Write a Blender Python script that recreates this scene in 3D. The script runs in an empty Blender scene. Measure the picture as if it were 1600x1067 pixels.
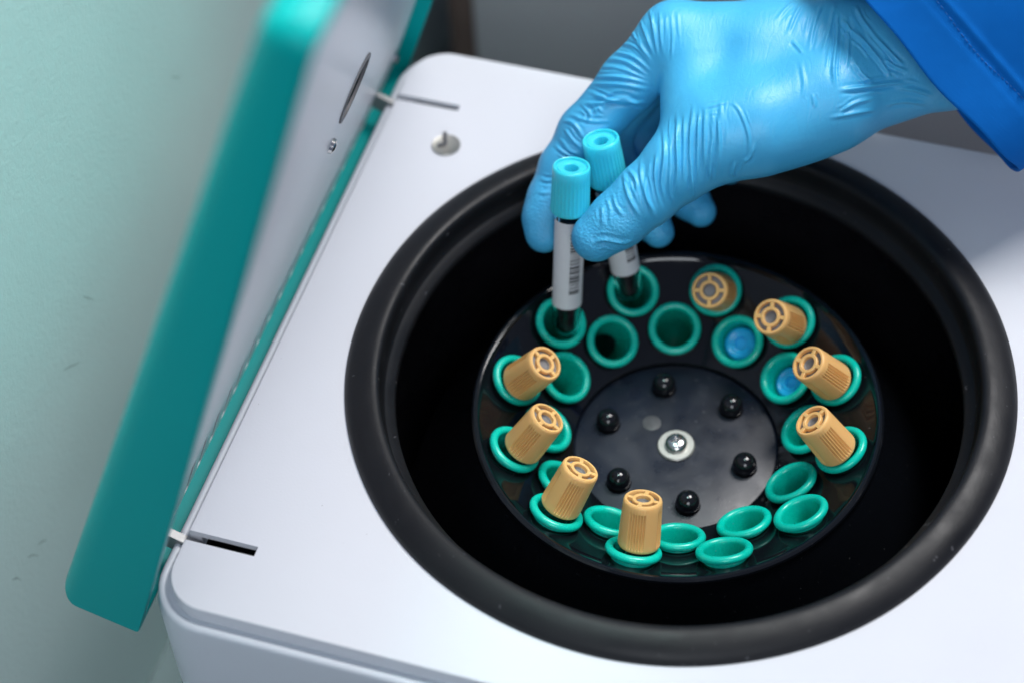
import bpy, bmesh, math, random
import numpy as np
from mathutils import Vector, Matrix
random.seed(4); rng = np.random.default_rng(4)
scene = bpy.context.scene
MM = 0.001
# ------------------------------------------------------------------ camera
CAM = np.array([122.03, -511.84, 684.41])
def rot_(e):
    cx, sx = math.cos(e[0]), math.sin(e[0]); cy, sy = math.cos(e[1]), math.sin(e[1]); cz, sz = math.cos(e[2]), math.sin(e[2])
    return np.array([[cz,-sz,0],[sz,cz,0],[0,0,1]]) @ np.array([[cy,0,sy],[0,1,0],[-sy,0,cy]]) @ np.array([[1,0,0],[0,cx,-sx],[0,sx,cx]])
ROT = rot_((0.6707, 0.0460, 0.3034)); FPX = 3276.6
cd = bpy.data.cameras.new('camera'); cam = bpy.data.objects.new('camera', cd); scene.collection.objects.link(cam)
M = Matrix([[*ROT[0], 0], [*ROT[1], 0], [*ROT[2], 0], [0, 0, 0, 1]]); M.translation = Vector(CAM * MM)
cam.matrix_world = M
cd.sensor_width = 36; cd.lens = FPX / 1600 * 36; cd.clip_start = 0.02; cd.clip_end = 50
cd.dof.use_dof = True; cd.dof.focus_distance = 0.845; cd.dof.aperture_fstop = 4.2
scene.camera = cam
scene.render.resolution_x = 1024; scene.render.resolution_y = 682
# ------------------------------------------------------------------ world, lamps, exposure
w = bpy.data.worlds.new('World'); scene.world = w; w.use_nodes = True
w.node_tree.nodes['Background'].inputs[0].default_value = (0.58, 0.68, 1.0, 1)
w.node_tree.nodes['Background'].inputs[1].default_value = 0.20
def area(name, loc, target, size, power, col, size_y=None):
    l = bpy.data.lights.new(name, 'AREA'); l.energy = power; l.color = col; l.size = size
    if size_y: l.shape = 'RECTANGLE'; l.size_y = size_y
    o = bpy.data.objects.new(name, l); scene.collection.objects.link(o)
    o.location = loc; d = Vector(target) - Vector(loc); o.rotation_euler = d.to_track_quat('-Z', 'Y').to_euler()
    return o
area('ceiling_panel_lamp', (0.52, 0.84, 1.82), (0, 0.02, 0), 0.75, 42, (1.0, 0.98, 0.97), 0.75)
area('mint_wall_fill', (-0.13, 0.10, 1.0), (-0.34, -0.02, 0.36), 0.22, 2.1, (0.66, 1.0, 0.95)).data.spread = math.radians(56)  # added mint fill, stands in for light bounced off the teal lid
area('front_fill_lamp', (0.5, -1.5, 1.3), (0.0, 0, 0.0), 0.8, 12, (0.88, 0.94, 1.0))  # added cool fill that brightens surfaces facing the camera
scene.view_settings.view_transform = 'Standard'; scene.view_settings.look = 'None'
scene.view_settings.exposure = 0.14; scene.view_settings.gamma = 1; scene.view_settings.use_curve_mapping = False

# ------------------------------------------------------------------ pixel helpers (photograph px -> world mm)
def W(px, py, d):
    return CAM + (ROT @ np.array([(px - 800) / FPX, -(py - 533.5) / FPX, -1.0])) * d
def pray(px, py): return ROT @ np.array([(px - 800) / FPX, -(py - 533.5) / FPX, -1.0])
def hit(px, py, n, d):
    r = pray(px, py); n = np.array(n, float); return CAM + r * ((d - CAM @ n) / (r @ n))
def project(P):
    q = (np.asarray(P) - CAM) @ ROT
    return 800 + FPX * q[:, 0] / -q[:, 2], 533.5 - FPX * q[:, 1] / -q[:, 2], -q[:, 2]
VIEW = -ROT[:, 2]

# ------------------------------------------------------------------ materials
def mat(name, col, rough=0.5, metal=0.0, coat=0.0, bump=None, vary=None, sss=0.0, sss_r=(1, 1, 1), trans=0.0, ior=1.5, spec=0.5, rvary=None, sheen=0.0, specks=None, orand=0.0):
    m = bpy.data.materials.new(name); m.use_nodes = True; nt = m.node_tree; N = nt.nodes; L = nt.links
    b = N['Principled BSDF']; I = b.inputs
    I['Base Color'].default_value = (*col, 1); I['Roughness'].default_value = rough; I['Metallic'].default_value = metal
    I['Coat Weight'].default_value = coat; I['Coat Roughness'].default_value = 0.08
    I['Transmission Weight'].default_value = trans; I['IOR'].default_value = ior; I['Specular IOR Level'].default_value = spec
    if sss: I['Subsurface Weight'].default_value = sss; I['Subsurface Radius'].default_value = sss_r; I['Subsurface Scale'].default_value = 0.003
    if sheen: I['Sheen Weight'].default_value = sheen
    tc = N.new('ShaderNodeTexCoord')
    def noise(scale, detail=4, src='Object', r=0.55):
        n = N.new('ShaderNodeTexNoise'); n.inputs['Scale'].default_value = scale; n.inputs['Detail'].default_value = detail; n.inputs['Roughness'].default_value = r
        L.new(tc.outputs[src], n.inputs['Vector']); return n
    if vary:
        sc, amt = vary; n = noise(sc, 5); mx = N.new('ShaderNodeMix'); mx.data_type = 'RGBA'
        mx.inputs[6].default_value = (*[c * (1 - amt) for c in col], 1); mx.inputs[7].default_value = (*[min(1, c * (1 + amt)) for c in col], 1)
        L.new(n.outputs['Fac'], mx.inputs[0]); L.new(mx.outputs[2], I['Base Color'])
    if specks:
        for sc, thr, scol, amt in specks:
            n = noise(sc, 2, 'Object', 0.5); mr = N.new('ShaderNodeMapRange'); mr.inputs[1].default_value = thr; mr.inputs[2].default_value = thr + 0.04; mr.inputs[4].default_value = amt
            L.new(n.outputs['Fac'], mr.inputs[0]); mx = N.new('ShaderNodeMix'); mx.data_type = 'RGBA'
            if I['Base Color'].is_linked: L.new(I['Base Color'].links[0].from_socket, mx.inputs[6])
            else: mx.inputs[6].default_value = (*col, 1)
            mx.inputs[7].default_value = (*scol, 1); L.new(mr.outputs[0], mx.inputs[0]); L.new(mx.outputs[2], I['Base Color'])
    if orand:
        oi = N.new('ShaderNodeObjectInfo'); mr = N.new('ShaderNodeMapRange'); mr.inputs[3].default_value = 1 - orand; mr.inputs[4].default_value = 1 + orand
        hs = N.new('ShaderNodeHueSaturation'); L.new(oi.outputs['Random'], mr.inputs[0]); L.new(mr.outputs[0], hs.inputs['Value'])
        if I['Base Color'].is_linked: L.new(I['Base Color'].links[0].from_socket, hs.inputs['Color'])
        else: hs.inputs['Color'].default_value = (*col, 1)
        L.new(hs.outputs[0], I['Base Color'])
    if rvary:
        sc, lo, hi = rvary; n = noise(sc, 6); mr = N.new('ShaderNodeMapRange'); mr.inputs[1].default_value = 0.35; mr.inputs[2].default_value = 0.7
        mr.inputs[3].default_value = lo; mr.inputs[4].default_value = hi
        L.new(n.outputs['Fac'], mr.inputs[0]); L.new(mr.outputs[0], I['Roughness'])
    if bump:
        last = None
        for sc, st in bump:
            n = noise(sc, 3); bp = N.new('ShaderNodeBump'); bp.inputs['Strength'].default_value = 1.0; bp.inputs['Distance'].default_value = st
            L.new(n.outputs['Fac'], bp.inputs['Height'])
            if last: L.new(last.outputs[0], bp.inputs['Normal'])
            last = bp
        L.new(last.outputs[0], I['Normal'])
    return m
MT = {}
MT['panel'] = mat('white_powder_coat', (0.65, 0.665, 0.71), 0.6, bump=[(900, 0.00004)], vary=(14, 0.025), rvary=(40, 0.62, 0.75), spec=0.2, specks=[(420, 0.77, (0.25, 0.25, 0.26), 0.5)])
MT['housing'] = mat('white_moulded_plastic', (0.60, 0.635, 0.69), 0.4, bump=[(700, 0.00004)])
MT['rubber'] = mat('black_rubber', (0.007, 0.0075, 0.0095), 0.42, bump=[(60, 0.0002), (900, 0.00005)], vary=(25, 0.35), rvary=(50, 0.4, 0.58), spec=0.3, specks=[(330, 0.72, (0.10, 0.10, 0.11), 0.6)])
MT['chamber'] = mat('black_chamber', (0.006, 0.006, 0.008), 0.3, rvary=(60, 0.2, 0.45), bump=[(40, 0.0003)], specks=[(500, 0.73, (0.05, 0.05, 0.055), 0.6)])
MT['rotor'] = mat('black_gloss_plastic', (0.004, 0.005, 0.007), 0.07, rvary=(80, 0.05, 0.13), bump=[(30, 0.00008)], specks=[(600, 0.73, (0.07, 0.07, 0.07), 0.6)])
MT['hub'] = mat('scuffed_black_plastic', (0.008, 0.011, 0.021), 0.3, rvary=(70, 0.26, 0.44), bump=[(45, 0.0001), (1200, 0.00002)], vary=(60, 0.5), spec=0.42, specks=[(500, 0.70, (0.09, 0.09, 0.10), 0.6), (90, 0.62, (0.022, 0.025, 0.036), 0.6)])
MT['dome'] = mat('black_gloss_dome', (0.006, 0.006, 0.008), 0.1)
MT['teal'] = mat('teal_plastic', (0.0, 0.52, 0.40), 0.26, orand=0.09, rvary=(200, 0.2, 0.42), vary=(120, 0.08), specks=[(700, 0.72, (0.45, 0.62, 0.55), 0.3)], sss=0.25, sss_r=(0.1, 1.0, 0.7), bump=[(350, 0.00006)])
MT['lid'] = mat('teal_lid_plastic', (0.0, 0.345, 0.335), 0.34, spec=0.12, bump=[(500, 0.00003)])
MT['plate'] = mat('frosted_white_sheet', (0.86, 0.87, 0.90), 0.22, bump=[(900, 0.00012), (300, 0.00003)], vary=(1200, 0.12))
MT['steel'] = mat('steel', (0.62, 0.61, 0.60), 0.22, metal=1.0, bump=[(300, 0.00004)])
MT['washer'] = mat('zinc_washer', (0.42, 0.41, 0.38), 0.45, metal=0.85, bump=[(500, 0.00005)])
MT['arm'] = mat('zinc_arm', (0.34, 0.34, 0.34), 0.5, metal=0.7, bump=[(900, 0.0001)])
MT['scuff'] = mat('scuff', (0.22, 0.24, 0.24), 0.7)
MT['dark'] = mat('dark_recess', (0.012, 0.012, 0.013), 0.6)
MT['tan'] = mat('tan_plastic', (0.79, 0.45, 0.165), 0.45, orand=0.06, specks=[(500, 0.74, (0.9, 0.75, 0.55), 0.4)], vary=(80, 0.05), sss=0.2, sss_r=(1, 0.5, 0.2), bump=[(400, 0.00006)])
MT['stopper'] = mat('grey_rubber_stopper', (0.19, 0.185, 0.19), 0.55, bump=[(700, 0.00008)])
MT['cyan'] = mat('cyan_translucent_plastic', (0.06, 0.66, 0.80), 0.28, sss=0.7, sss_r=(0.2, 1, 1.1), bump=[(400, 0.00004)])
MT['bluecap'] = mat('blue_plastic', (0.015, 0.42, 0.85), 0.3, sss=0.3, sss_r=(0.2, 0.6, 1), vary=(260, 0.35))
MT['glass'] = mat('clear_tube', (0.9, 0.95, 0.97), 0.04, trans=1.0, ior=1.18)
MT['blood'] = mat('dark_blood', (0.012, 0.003, 0.004), 0.15)
MT['label'] = mat('white_paper_label', (0.72, 0.72, 0.74), 0.55, vary=(300, 0.05))
MT['ink'] = mat('black_ink', (0.02, 0.02, 0.025), 0.6)
MT['wall'] = mat('painted_wall', (0.42, 0.48, 0.48), 0.6, bump=[(420, 0.00016), (120, 0.00012)], vary=(12, 0.07))
MT['backwall'] = mat('grey_cabinet', (0.50, 0.475, 0.50), 0.55, vary=(3, 0.1))
MT['brown'] = mat('brown_wood', (0.13, 0.08, 0.065), 0.5, vary=(30, 0.3))
MT['bench'] = mat('grey_bench', (0.12, 0.12, 0.13), 0.5, vary=(5, 0.1))

# ------------------------------------------------------------------ mesh helpers (coordinates in mm)
def link(o, parent=None):
    scene.collection.objects.link(o)
    if parent is not None: o.parent = parent
    return o
def mesh(name, V, F, m, smooth=True, sharp=None):
    me = bpy.data.meshes.new(name)
    me.from_pydata([tuple(map(float, v)) for v in (np.asarray(V, float) * MM)], [], [tuple(int(i) for i in f) for f in F])
    me.materials.append(MT[m]); finish(me, smooth, sharp); return me
def finish(me, smooth, sharp):
    if smooth: me.polygons.foreach_set('use_smooth', [True] * len(me.polygons))
    if sharp: me.set_sharp_from_angle(angle=math.radians(sharp))
    me.update()
def obj(name, me, parent=None, **props):
    o = bpy.data.objects.new(name, me); link(o, parent)
    for k, v in props.items(): o[k] = v
    return o
def empty(name, loc=(0, 0, 0), **props):
    o = bpy.data.objects.new(name, None); link(o); o.location = Vector(loc) * MM; o.empty_display_size = 0.02
    for k, v in props.items(): o[k] = v
    return o
def lathe(prof, n=64, cap0=True, cap1=True, fr=None):
    """prof: list of (r,z); returns verts, faces. r==0 end points close to a pole."""
    V = []; F = []; rings = []
    for i, (r, z) in enumerate(prof):
        if r < 1e-6: rings.append([len(V)]); V.append((0, 0, z)); continue
        ring = []
        for k in range(n):
            a = 2 * math.pi * k / n; rr = fr(r, z, a) if fr else r
            ring.append(len(V)); V.append((rr * math.cos(a), rr * math.sin(a), z))
        rings.append(ring)
    for A, B in zip(rings[:-1], rings[1:]):
        for k in range(n):
            k2 = (k + 1) % n
            if len(A) == 1 and len(B) == 1: continue
            if len(A) == 1: F.append((A[0], B[k2], B[k]))
            elif len(B) == 1: F.append((A[k], A[k2], B[0]))
            else: F.append((A[k], A[k2], B[k2], B[k]))
    return V, F
def arc(cx, cz, r, a0, a1, n=6, rz=None):
    rz = r if rz is None else rz
    return [(cx + r * math.cos(math.radians(a0 + (a1 - a0) * i / n)), cz + rz * math.sin(math.radians(a0 + (a1 - a0) * i / n))) for i in range(n + 1)]
def rrect(x0, x1, y0, y1, r, n=8):
    P = []
    for cx, cy, a in ((x1 - r, y0 + r, -90), (x1 - r, y1 - r, 0), (x0 + r, y1 - r, 90), (x0 + r, y0 + r, 180)):
        for i in range(n + 1):
            t = math.radians(a + 90 * i / n); P.append((cx + r * math.cos(t), cy + r * math.sin(t)))
    return P
def loft(loops, cap_top=True, cap_bot=True):
    V = []; F = []; n = len(loops[0])
    for l in loops: V += list(l)
    for j in range(len(loops) - 1):
        for k in range(n):
            k2 = (k + 1) % n; F.append((j * n + k, j * n + k2, (j + 1) * n + k2, (j + 1) * n + k))
    if cap_top: F.append(tuple(range((len(loops) - 1) * n, len(loops) * n)))
    if cap_bot: F.append(tuple(reversed(range(n))))
    return V, F
def box(x0, x1, y0, y1, z0, z1):
    V = [(x, y, z) for z in (z0, z1) for y in (y0, y1) for x in (x0, x1)]
    F = [(0, 2, 3, 1), (4, 5, 7, 6), (0, 1, 5, 4), (2, 6, 7, 3), (0, 4, 6, 2), (1, 3, 7, 5)]
    return V, F
def merge(parts):
    V = []; F = []
    for v, f in parts:
        o = len(V); V += [tuple(p) for p in v]; F += [tuple(i + o for i in q) for q in f]
    return V, F
def xf(vf, R=None, t=(0, 0, 0)):
    v, f = vf; v = np.asarray(v, float)
    if R is not None: v = v @ np.asarray(R).T
    return [tuple(p) for p in v + np.asarray(t)], f
def bevel_box(x0, x1, y0, y1, z0, z1, b, seg=2):
    V, F = box(x0, x1, y0, y1, z0, z1); bm = bmesh.new()
    vs = [bm.verts.new(v) for v in V]
    for f in F: bm.faces.new([vs[i] for i in f])
    bmesh.ops.bevel(bm, geom=bm.edges[:], offset=b, segments=seg, affect='EDGES', profile=0.5)
    bm.verts.index_update(); r = ([tuple(v.co) for v in bm.verts], [tuple(v.index for v in f.verts) for f in bm.faces]); bm.free(); return r
def boolean(me, cutters):
    """difference of me with one cutter mesh (V,F); returns a new mesh"""
    a = bpy.data.objects.new('tmp_a', me); scene.collection.objects.link(a)
    cm = bpy.data.meshes.new('tmp_c'); cm.from_pydata([tuple(map(float, np.array(v) * MM)) for v in cutters[0]], [], cutters[1])
    bm = bmesh.new(); bm.from_mesh(cm); bmesh.ops.recalc_face_normals(bm, faces=bm.faces); bm.to_mesh(cm); bm.free()
    b = bpy.data.objects.new('tmp_b', cm); scene.collection.objects.link(b)
    md = a.modifiers.new('b', 'BOOLEAN'); md.object = b; md.operation = 'DIFFERENCE'; md.solver = 'EXACT'
    dg = bpy.context.evaluated_depsgraph_get(); ev = a.evaluated_get(dg)
    r = bpy.data.meshes.new_from_object(ev)
    bpy.data.objects.remove(a); bpy.data.objects.remove(b); bpy.data.meshes.remove(cm)
    return r
def basis(z, xhint=(1, 0, 0)):
    z = np.asarray(z, float); z = z / np.linalg.norm(z); x = np.asarray(xhint, float); x = x - z * (x @ z)
    if np.linalg.norm(x) < 1e-3: x = np.array([0, 1., 0]) - z * z[1]
    x /= np.linalg.norm(x); y = np.cross(z, x); return np.stack([x, y, z], 1)
def place(o, p, R=None):
    m = Matrix.Identity(4)
    if R is not None: m = Matrix([[*R[0], 0], [*R[1], 0], [*R[2], 0], [0, 0, 0, 1]])
    m.translation = Vector(np.asarray(p, float) * MM); o.matrix_world = m
def tube_curve(pts, r, n=8):
    pts = [np.asarray(p, float) for p in pts]; V = []; F = []
    for i, p in enumerate(pts):
        t = pts[min(i + 1, len(pts) - 1)] - pts[max(i - 1, 0)]; B = basis(t, (0.3, 0.5, 0.8))
        for k in range(n):
            a = 2 * math.pi * k / n; V.append(p + (B[:, 0] * math.cos(a) + B[:, 1] * math.sin(a)) * r)
    for i in range(len(pts) - 1):
        for k in range(n):
            k2 = (k + 1) % n; F.append((i * n + k, i * n + k2, (i + 1) * n + k2, (i + 1) * n + k))
    F.append(tuple(reversed(range(n)))); F.append(tuple(range((len(pts) - 1) * n, len(pts) * n)))
    return V, F

# ================================================================== SETTING
BASE = -270.0
obj('bench_top', mesh('bench_top', *box(-261.5, 700, -700, 699, BASE - 40, BASE), 'bench', False), kind='structure')
wl = obj('wall_left', mesh('wall_left', *box(-300, -262, -900, 470, BASE - 39, 900), 'wall', False), kind='structure')
# scuffs: thin dark scratches in the paint
def scuff(pts, wdt):
    V = []; F = []
    for i, (px, py) in enumerate(pts):
        p = hit(px, py, (1, 0, 0), -261.9); ww = wdt * (0.3 + 0.7 * math.sin(math.pi * (i + 0.5) / len(pts)))
        V += [p + (0, 0, ww), p - (0, 0, ww)]
    for i in range(len(pts) - 1): F.append((2 * i, 2 * i + 1, 2 * i + 3, 2 * i + 2))
    return V, F
sc = [scuff([(100, 578), (106, 574), (112, 571), (118, 569), (124, 565)], 0.35), scuff([(130, 463), (138, 466), (147, 469)], 0.3),
      scuff([(268, 120), (275, 122), (281, 121)], 0.35), scuff([(44, 870), (52, 866), (60, 868)], 0.5), scuff([(20, 905), (27, 902), (33, 906)], 0.6), scuff([(60, 850), (66, 845), (72, 843)], 0.5)]
obj('scuff_marks', mesh('scuff_marks', *merge(sc), 'scuff', False), wl, kind='stuff')
obj('wall_back', mesh('wall_back', *box(-262, 900, 700, 740, BASE - 39, 900), 'wall', False), kind='structure')
xa = hit(701, 30, (0, 1, 0), 330)[0]; xb = hit(738, 30, (0, 1, 0), 330)[0]
cab = empty('cabinet', (100, 330, BASE), label='dark grey cabinet with brown front edge standing behind the centrifuge', category='cabinet')
co = Vector((-0.1, -0.33, -BASE * MM))
for nm, bb, mm_ in (('side_panel', (xb, 620, 331.5, 600, BASE, 120), 'backwall'), ('edge_strip', (xa, xb - 0.2, 330, 352, BASE, 120), 'brown')):
    o = obj(nm, mesh(nm, *bevel_box(*bb, 1.5), mm_, True, 40), cab); o.location = co

# ================================================================== CENTRIFUGE
X0, X1, Y0, Y1 = -165.0, 165.0, -158.8, 154.7
cf = empty('centrifuge', (0, 0, BASE), label='white benchtop centrifuge with raised teal lid and black ringed round chamber', category='centrifuge')
off = np.array([0, 0, -BASE])
def cpart(name, me, parent=None, **p):
    o = obj(name, me, parent or cf, **p)
    if parent is None: o.location = Vector(off * MM)
    return o
# housing with a ledge round the panel
L6 = 6.0
def hl(dx, z, r): return [(x, y, z) for x, y in rrect(X0 - dx, X1 + dx, Y0 - dx, Y1 + dx, r, 10)]
loops = [hl(4.0, BASE, 24), hl(6.2, BASE + 6, 24)]
loops += [hl(L6 + 1.2, -60, 24), hl(L6 + 0.6, -12, 24)]
for a in range(0, 91, 15):
    t = math.radians(a); loops.append(hl(L6 - 2.4 + 2.4 * math.cos(t), -8.4 + 2.4 * math.sin(t), 24 - 2.4 + 2.4 * math.cos(t)))
loops += [hl(2.6, -6.6, 20.5), hl(1.4, -7.6, 19.4), hl(-6, -7.8, 14)]
V, F = loft(loops, cap_top=False)
cpart('housing', mesh('housing', V, F, 'housing', True, 50))
# top panel
def pl(dx, z, r): return [(x, y, z) for x, y in rrect(X0 + dx, X1 - dx, Y0 + dx, Y1 - dx, r, 10)]
loops = [pl(0, -8.5, 18)] + [pl(1.0 - 1.0 * math.cos(math.radians(a)), -1.0 + 1.0 * math.sin(math.radians(a)), 18 - 1.0 + math.cos(math.radians(a))) for a in (0, 22, 45, 68, 90)]
pm = mesh('top_panel', *loft(loops), 'panel', True, 40)
cyl = lathe([(0, -20), (134, -20), (134, 10), (0, 10)], 160)
cut = merge([cyl, box(-180, -135.5, -130.4, -125.9, -30, 10), box(-180, -134.6, 119.2, 122.8, -30, 10), ])
pm = boolean(pm, cut)
pm = boolean(pm, merge([box(-160, -130, -136, -120, -30, -3.2), box(-160, -130, 113, 129, -30, -3.2)])); finish(pm, True, 35)
cpart('top_panel', pm)
for yy, xx in ((-128.2, -135.8), (121.0, -134.9)):
    V, F = merge([box(-163, xx + 1, yy - 6, yy + 6, -40, -38), box(-160, -158, yy - 6, yy + 6, -38, -9), box(xx + 1, xx + 3, yy - 6, yy + 6, -40, -9), box(-160, xx + 1, yy - 8, yy - 6, -40, -9), box(-160, xx + 1, yy + 6, yy + 8, -40, -9)])
    cpart('slot_pocket', mesh('slot_pocket', V, F, 'dark', False))
# chamber
V, F = lathe([(117.6, -13), (122, -13.6), (133.6, -16), (133.6, -140), (120, -155), (30, -158), (26, -150), (14, -148), (14, -96), (0, -96)], 128)
cpart('chamber', mesh('chamber', V, F, 'chamber', True, 40))
# gasket
prof = [(134.2, -9), (136.3, -3), (137.0, -0.6), (136.9, 0.8), (136.2, 2.0), (134.8, 3.4), (132.8, 4.6), (130.4, 5.5), (128.0, 6.1), (125.8, 6.4), (124.0, 6.2), (122.9, 5.6), (122.3, 4.6), (122.0, 3.0), (121.7, 0), (121.4, -6), (120.8, -6.6), (117.4, -8.2), (116.9, -9.5), (116.8, -12), (118, -13.5), (126, -11.5), (134.2, -9)]
V, F = lathe(prof, 200)
V = np.array(V); a = np.arctan2(V[:, 1], V[:, 0]); wob = 1 + 0.0012 * np.sin(5 * a + 1) + 0.0009 * np.sin(9 * a + 2.2); V[:, :2] *= wob[:, None]
cpart('gasket', mesh('gasket', V, F, 'rubber', True))
# stud on the panel
sx, sy = -132.8, 97.1
V, F = merge([xf(lathe([(0, -0.5), (6.4, -0.5), (6.6, 0.4), (6.2, 0.9), (5.2, 0.6), (1.6, 0.5), (0, 0.5)], 40), None, (sx, sy, 0))])
st = cpart('panel_stud', mesh('panel_stud', V, F, 'washer', True, 40))
V, F = merge([xf(tube_curve([(0, 0, 0.4), (0, 0.3, 4.5), (0, 0.8, 7.0)], 1.0, 10), None, (sx - 0.5, sy + 0.5, 0)), xf(tube_curve([(0, 0, 1.0), (-3.4, -1.6, 1.0)], 0.9, 8), None, (sx, sy, 0))])
obj('pin', mesh('pin', V, F, 'stopper', True, 40), st)

# ---- lid: local (u up the lid, v = world y, w = towards the outside)
LA = math.radians(19.0); LP = np.array([-177.0, 0, -28.0]); LU = np.array([math.sin(LA), 0, math.cos(LA)]); LW = np.array([-math.cos(LA), 0, math.sin(LA)])
def lid_pt(u, v, w_): return LP + LU * u + np.array([0, 1.0, 0]) * v + LW * w_
LEN = 365.0; VA, VB = -160.5, 161.0
def T(u): return 35.0 - 19.0 * u / LEN
bm = bmesh.new()
c = {}
for u in (0, LEN):
    for v in (VA, VB):
        for k in (0, 1): c[u, v, k] = bm.verts.new((u, v, T(u) if k else 0.0))
def fc(*k): bm.faces.new([c[i] for i in k])
fc((0, VA, 0), (LEN, VA, 0), (LEN, VB, 0), (0, VB, 0)); fc((0, VA, 1), (0, VB, 1), (LEN, VB, 1), (LEN, VA, 1))
fc((0, VA, 0), (0, VA, 1), (LEN, VA, 1), (LEN, VA, 0)); fc((0, VB, 0), (LEN, VB, 0), (LEN, VB, 1), (0, VB, 1))
fc((0, VA, 0), (0, VB, 0), (0, VB, 1), (0, VA, 1)); fc((LEN, VA, 0), (LEN, VA, 1), (LEN, VB, 1), (LEN, VB, 0))
bmesh.ops.recalc_face_normals(bm, faces=bm.faces)
oe = [e for e in bm.edges if all(v.co.z > 1 for v in e.verts)]
ve = [e for e in bm.edges if (e.verts[0].co.z > 1) != (e.verts[1].co.z > 1) and max(v.co.x for v in e.verts) > 100]
bmesh.ops.bevel(bm, geom=oe + ve, offset=8.5, segments=8, affect='EDGES', profile=0.5)
oe = [e for e in bm.edges if all(v.co.z < 0.01 for v in e.verts)]
bmesh.ops.bevel(bm, geom=oe, offset=1.0, segments=2, affect='EDGES', profile=0.5)
bm.verts.index_update()
LR = np.stack([LU, np.array([0, 1.0, 0]), LW], 1)
V = [tuple(v.co) for v in bm.verts]; F = [tuple(v.index for v in f.verts) for f in bm.faces]; bm.free()
Vw = np.array(V) @ LR.T + LP
lm = mesh('lid', Vw, F, 'lid', True, 40)
ci = xf(box(7, LEN - 6, VA + 4, VB - 4, -5, 11.0), LR, LP)
lm = boolean(lm, ci); finish(lm, True, 35)
lid = cpart('lid', lm)
# inner sheet with vent slots and the sight port
def lid_uv(px, py, w_=7.0):
    n = LW; p = hit(px, py, n, n @ (LP + LW * w_)) - LP; return p @ LU, p[1]
PU, PV = lid_uv(554, 138); PRR = 14.0
slots = []
vs_ = np.arange(VA + 22, VB - 15, 13.2)
for v in vs_: slots.append(box(9.5, 33, v - 2.2, v + 2.2, 2, 12))
print('PORT', PU, PV)
port = xf(lathe([(0, 2), (PRR, 2), (PRR, 14), (0, 14)], 48), None, (PU, PV, 0))
sheet = mesh('inner_plate', *xf(box(7.2, LEN - 6.2, VA + 4.2, VB - 4.2, 7.0, 7.5), LR, LP), 'plate', False)
sheet = boolean(sheet, xf(merge(slots + [port]), LR, LP)); finish(sheet, True, 30)
obj('inner_plate', sheet, lid)
obj('vent_shade_sheet', mesh('vent_shade_sheet', *xf(box(7.4, 40, VA + 5, VB - 5, 7.9, 10.4), LR, LP), 'dark', False), lid)  # added near-black sheet, puts the shade of the vent slots into colour
V, F = xf(lathe([(PRR - 1.4, 6.4), (PRR + 1.0, 6.4), (PRR + 1.2, 6.9), (PRR - 1.4, 7.6), (PRR - 1.4, 6.4)], 48), LR, lid_pt(PU, PV, 0))
obj('sight_ring', mesh('sight_ring', V, F, 'stopper', True, 40), lid)
V, F = xf(lathe([(0, 8.2), (PRR - 0.5, 8.2), (PRR - 0.5, 9.8), (0, 9.8)], 48), LR, lid_pt(PU, PV, 0))
obj('sight_glass', mesh('sight_glass', V, F, 'stopper', True, 40), lid)
for (u, v) in (lid_uv(517, 228), (330, -20), (330, 24), (20, -150), (20, 151), (200, 151), (345, -150)):
    V, F = xf(lathe([(0, 4.8), (1.6, 4.9), (3.0, 5.6), (3.4, 7.2), (0, 7.4)], 20), LR, lid_pt(u, v, 0))
    obj('screw', mesh('screw', V, F, 'steel', True, 40), lid)
# hinge arms: curved plates from the slots into the lid
for yy, th in ((-128.0, 3.4), (121.0, 2.4)):
    path = [(-150, -34), (-149, -22), (-153, -12), (-160, -6.5), (-167, -4.0), (-174, -1.0), (-181, 3.5), (-187, 8)]
    V = []; F = []; hh = 5.0
    for i, (x, z) in enumerate(path):
        a = np.array(path[max(i - 1, 0)]); b = np.array(path[min(i + 1, len(path) - 1)]); t = (b - a) / np.linalg.norm(b - a); n = np.array([t[1], -t[0]])
        n = n if n[1] < 0 else -n
        for s, q in ((-1, 0), (1, 0), (1, 1), (-1, 1)):
            p = np.array([x, z]) + n * (q * 9.0); V.append((p[0], yy + s * th / 2, p[1]))
    for i in range(len(path) - 1):
        for k in range(4): F.append((4 * i + k, 4 * i + (k + 1) % 4, 4 * i + 4 + (k + 1) % 4, 4 * i + 4 + k))
    F += [(3, 2, 1, 0), tuple(range(4 * len(path) - 4, 4 * len(path)))]
    cpart('hinge_arm', mesh('hinge_arm', V, F, 'arm', False))

# ================================================================== ROTOR
TILT = math.atan(0.645); HUBZ = -51.6
def cone(r): return -37.1 + 0.645 * (r - 63.6)
prof = [(0, HUBZ - 2), (43.9, HUBZ - 2)]
r0 = 43.95
prof += [(r, cone(r)) for r in np.linspace(r0, 82.2, 14)]
prof += [(82.9, cone(82.9) + 0.35), (83.5, cone(83.9) + 0.75), (84.3, cone(83.9) + 1.1), (85.2, cone(83.9) + 1.1), (86.0, cone(83.9) + 0.6), (86.4, cone(83.9) - 0.3), (86.1, cone(84.4) - 2.0), (86.6, -29), (112, -72), (117, -86), (112, -92), (62, -94), (12, -96), (0, -96)]
rm = mesh('bowl', *lathe(prof, 180), 'rotor', True, 40)
PHO, PHI = 150.4, 135.2
seats = []
for k in range(12): seats.append(('outer', k, math.radians(PHO - 30 * k), 70.1, -28.9))
for k in range(12): seats.append(('inner', k, math.radians(PHI - 30 * k), 54.6, -39.2))
def seat_frame(th, r, z):
    c = np.array([r * math.cos(th), r * math.sin(th), z]); ax = np.array([-math.sin(TILT) * math.cos(th), -math.sin(TILT) * math.sin(th), math.cos(TILT)])
    return c, basis(ax, (-math.sin(th), math.cos(th), 0))
cyls = []
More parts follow.
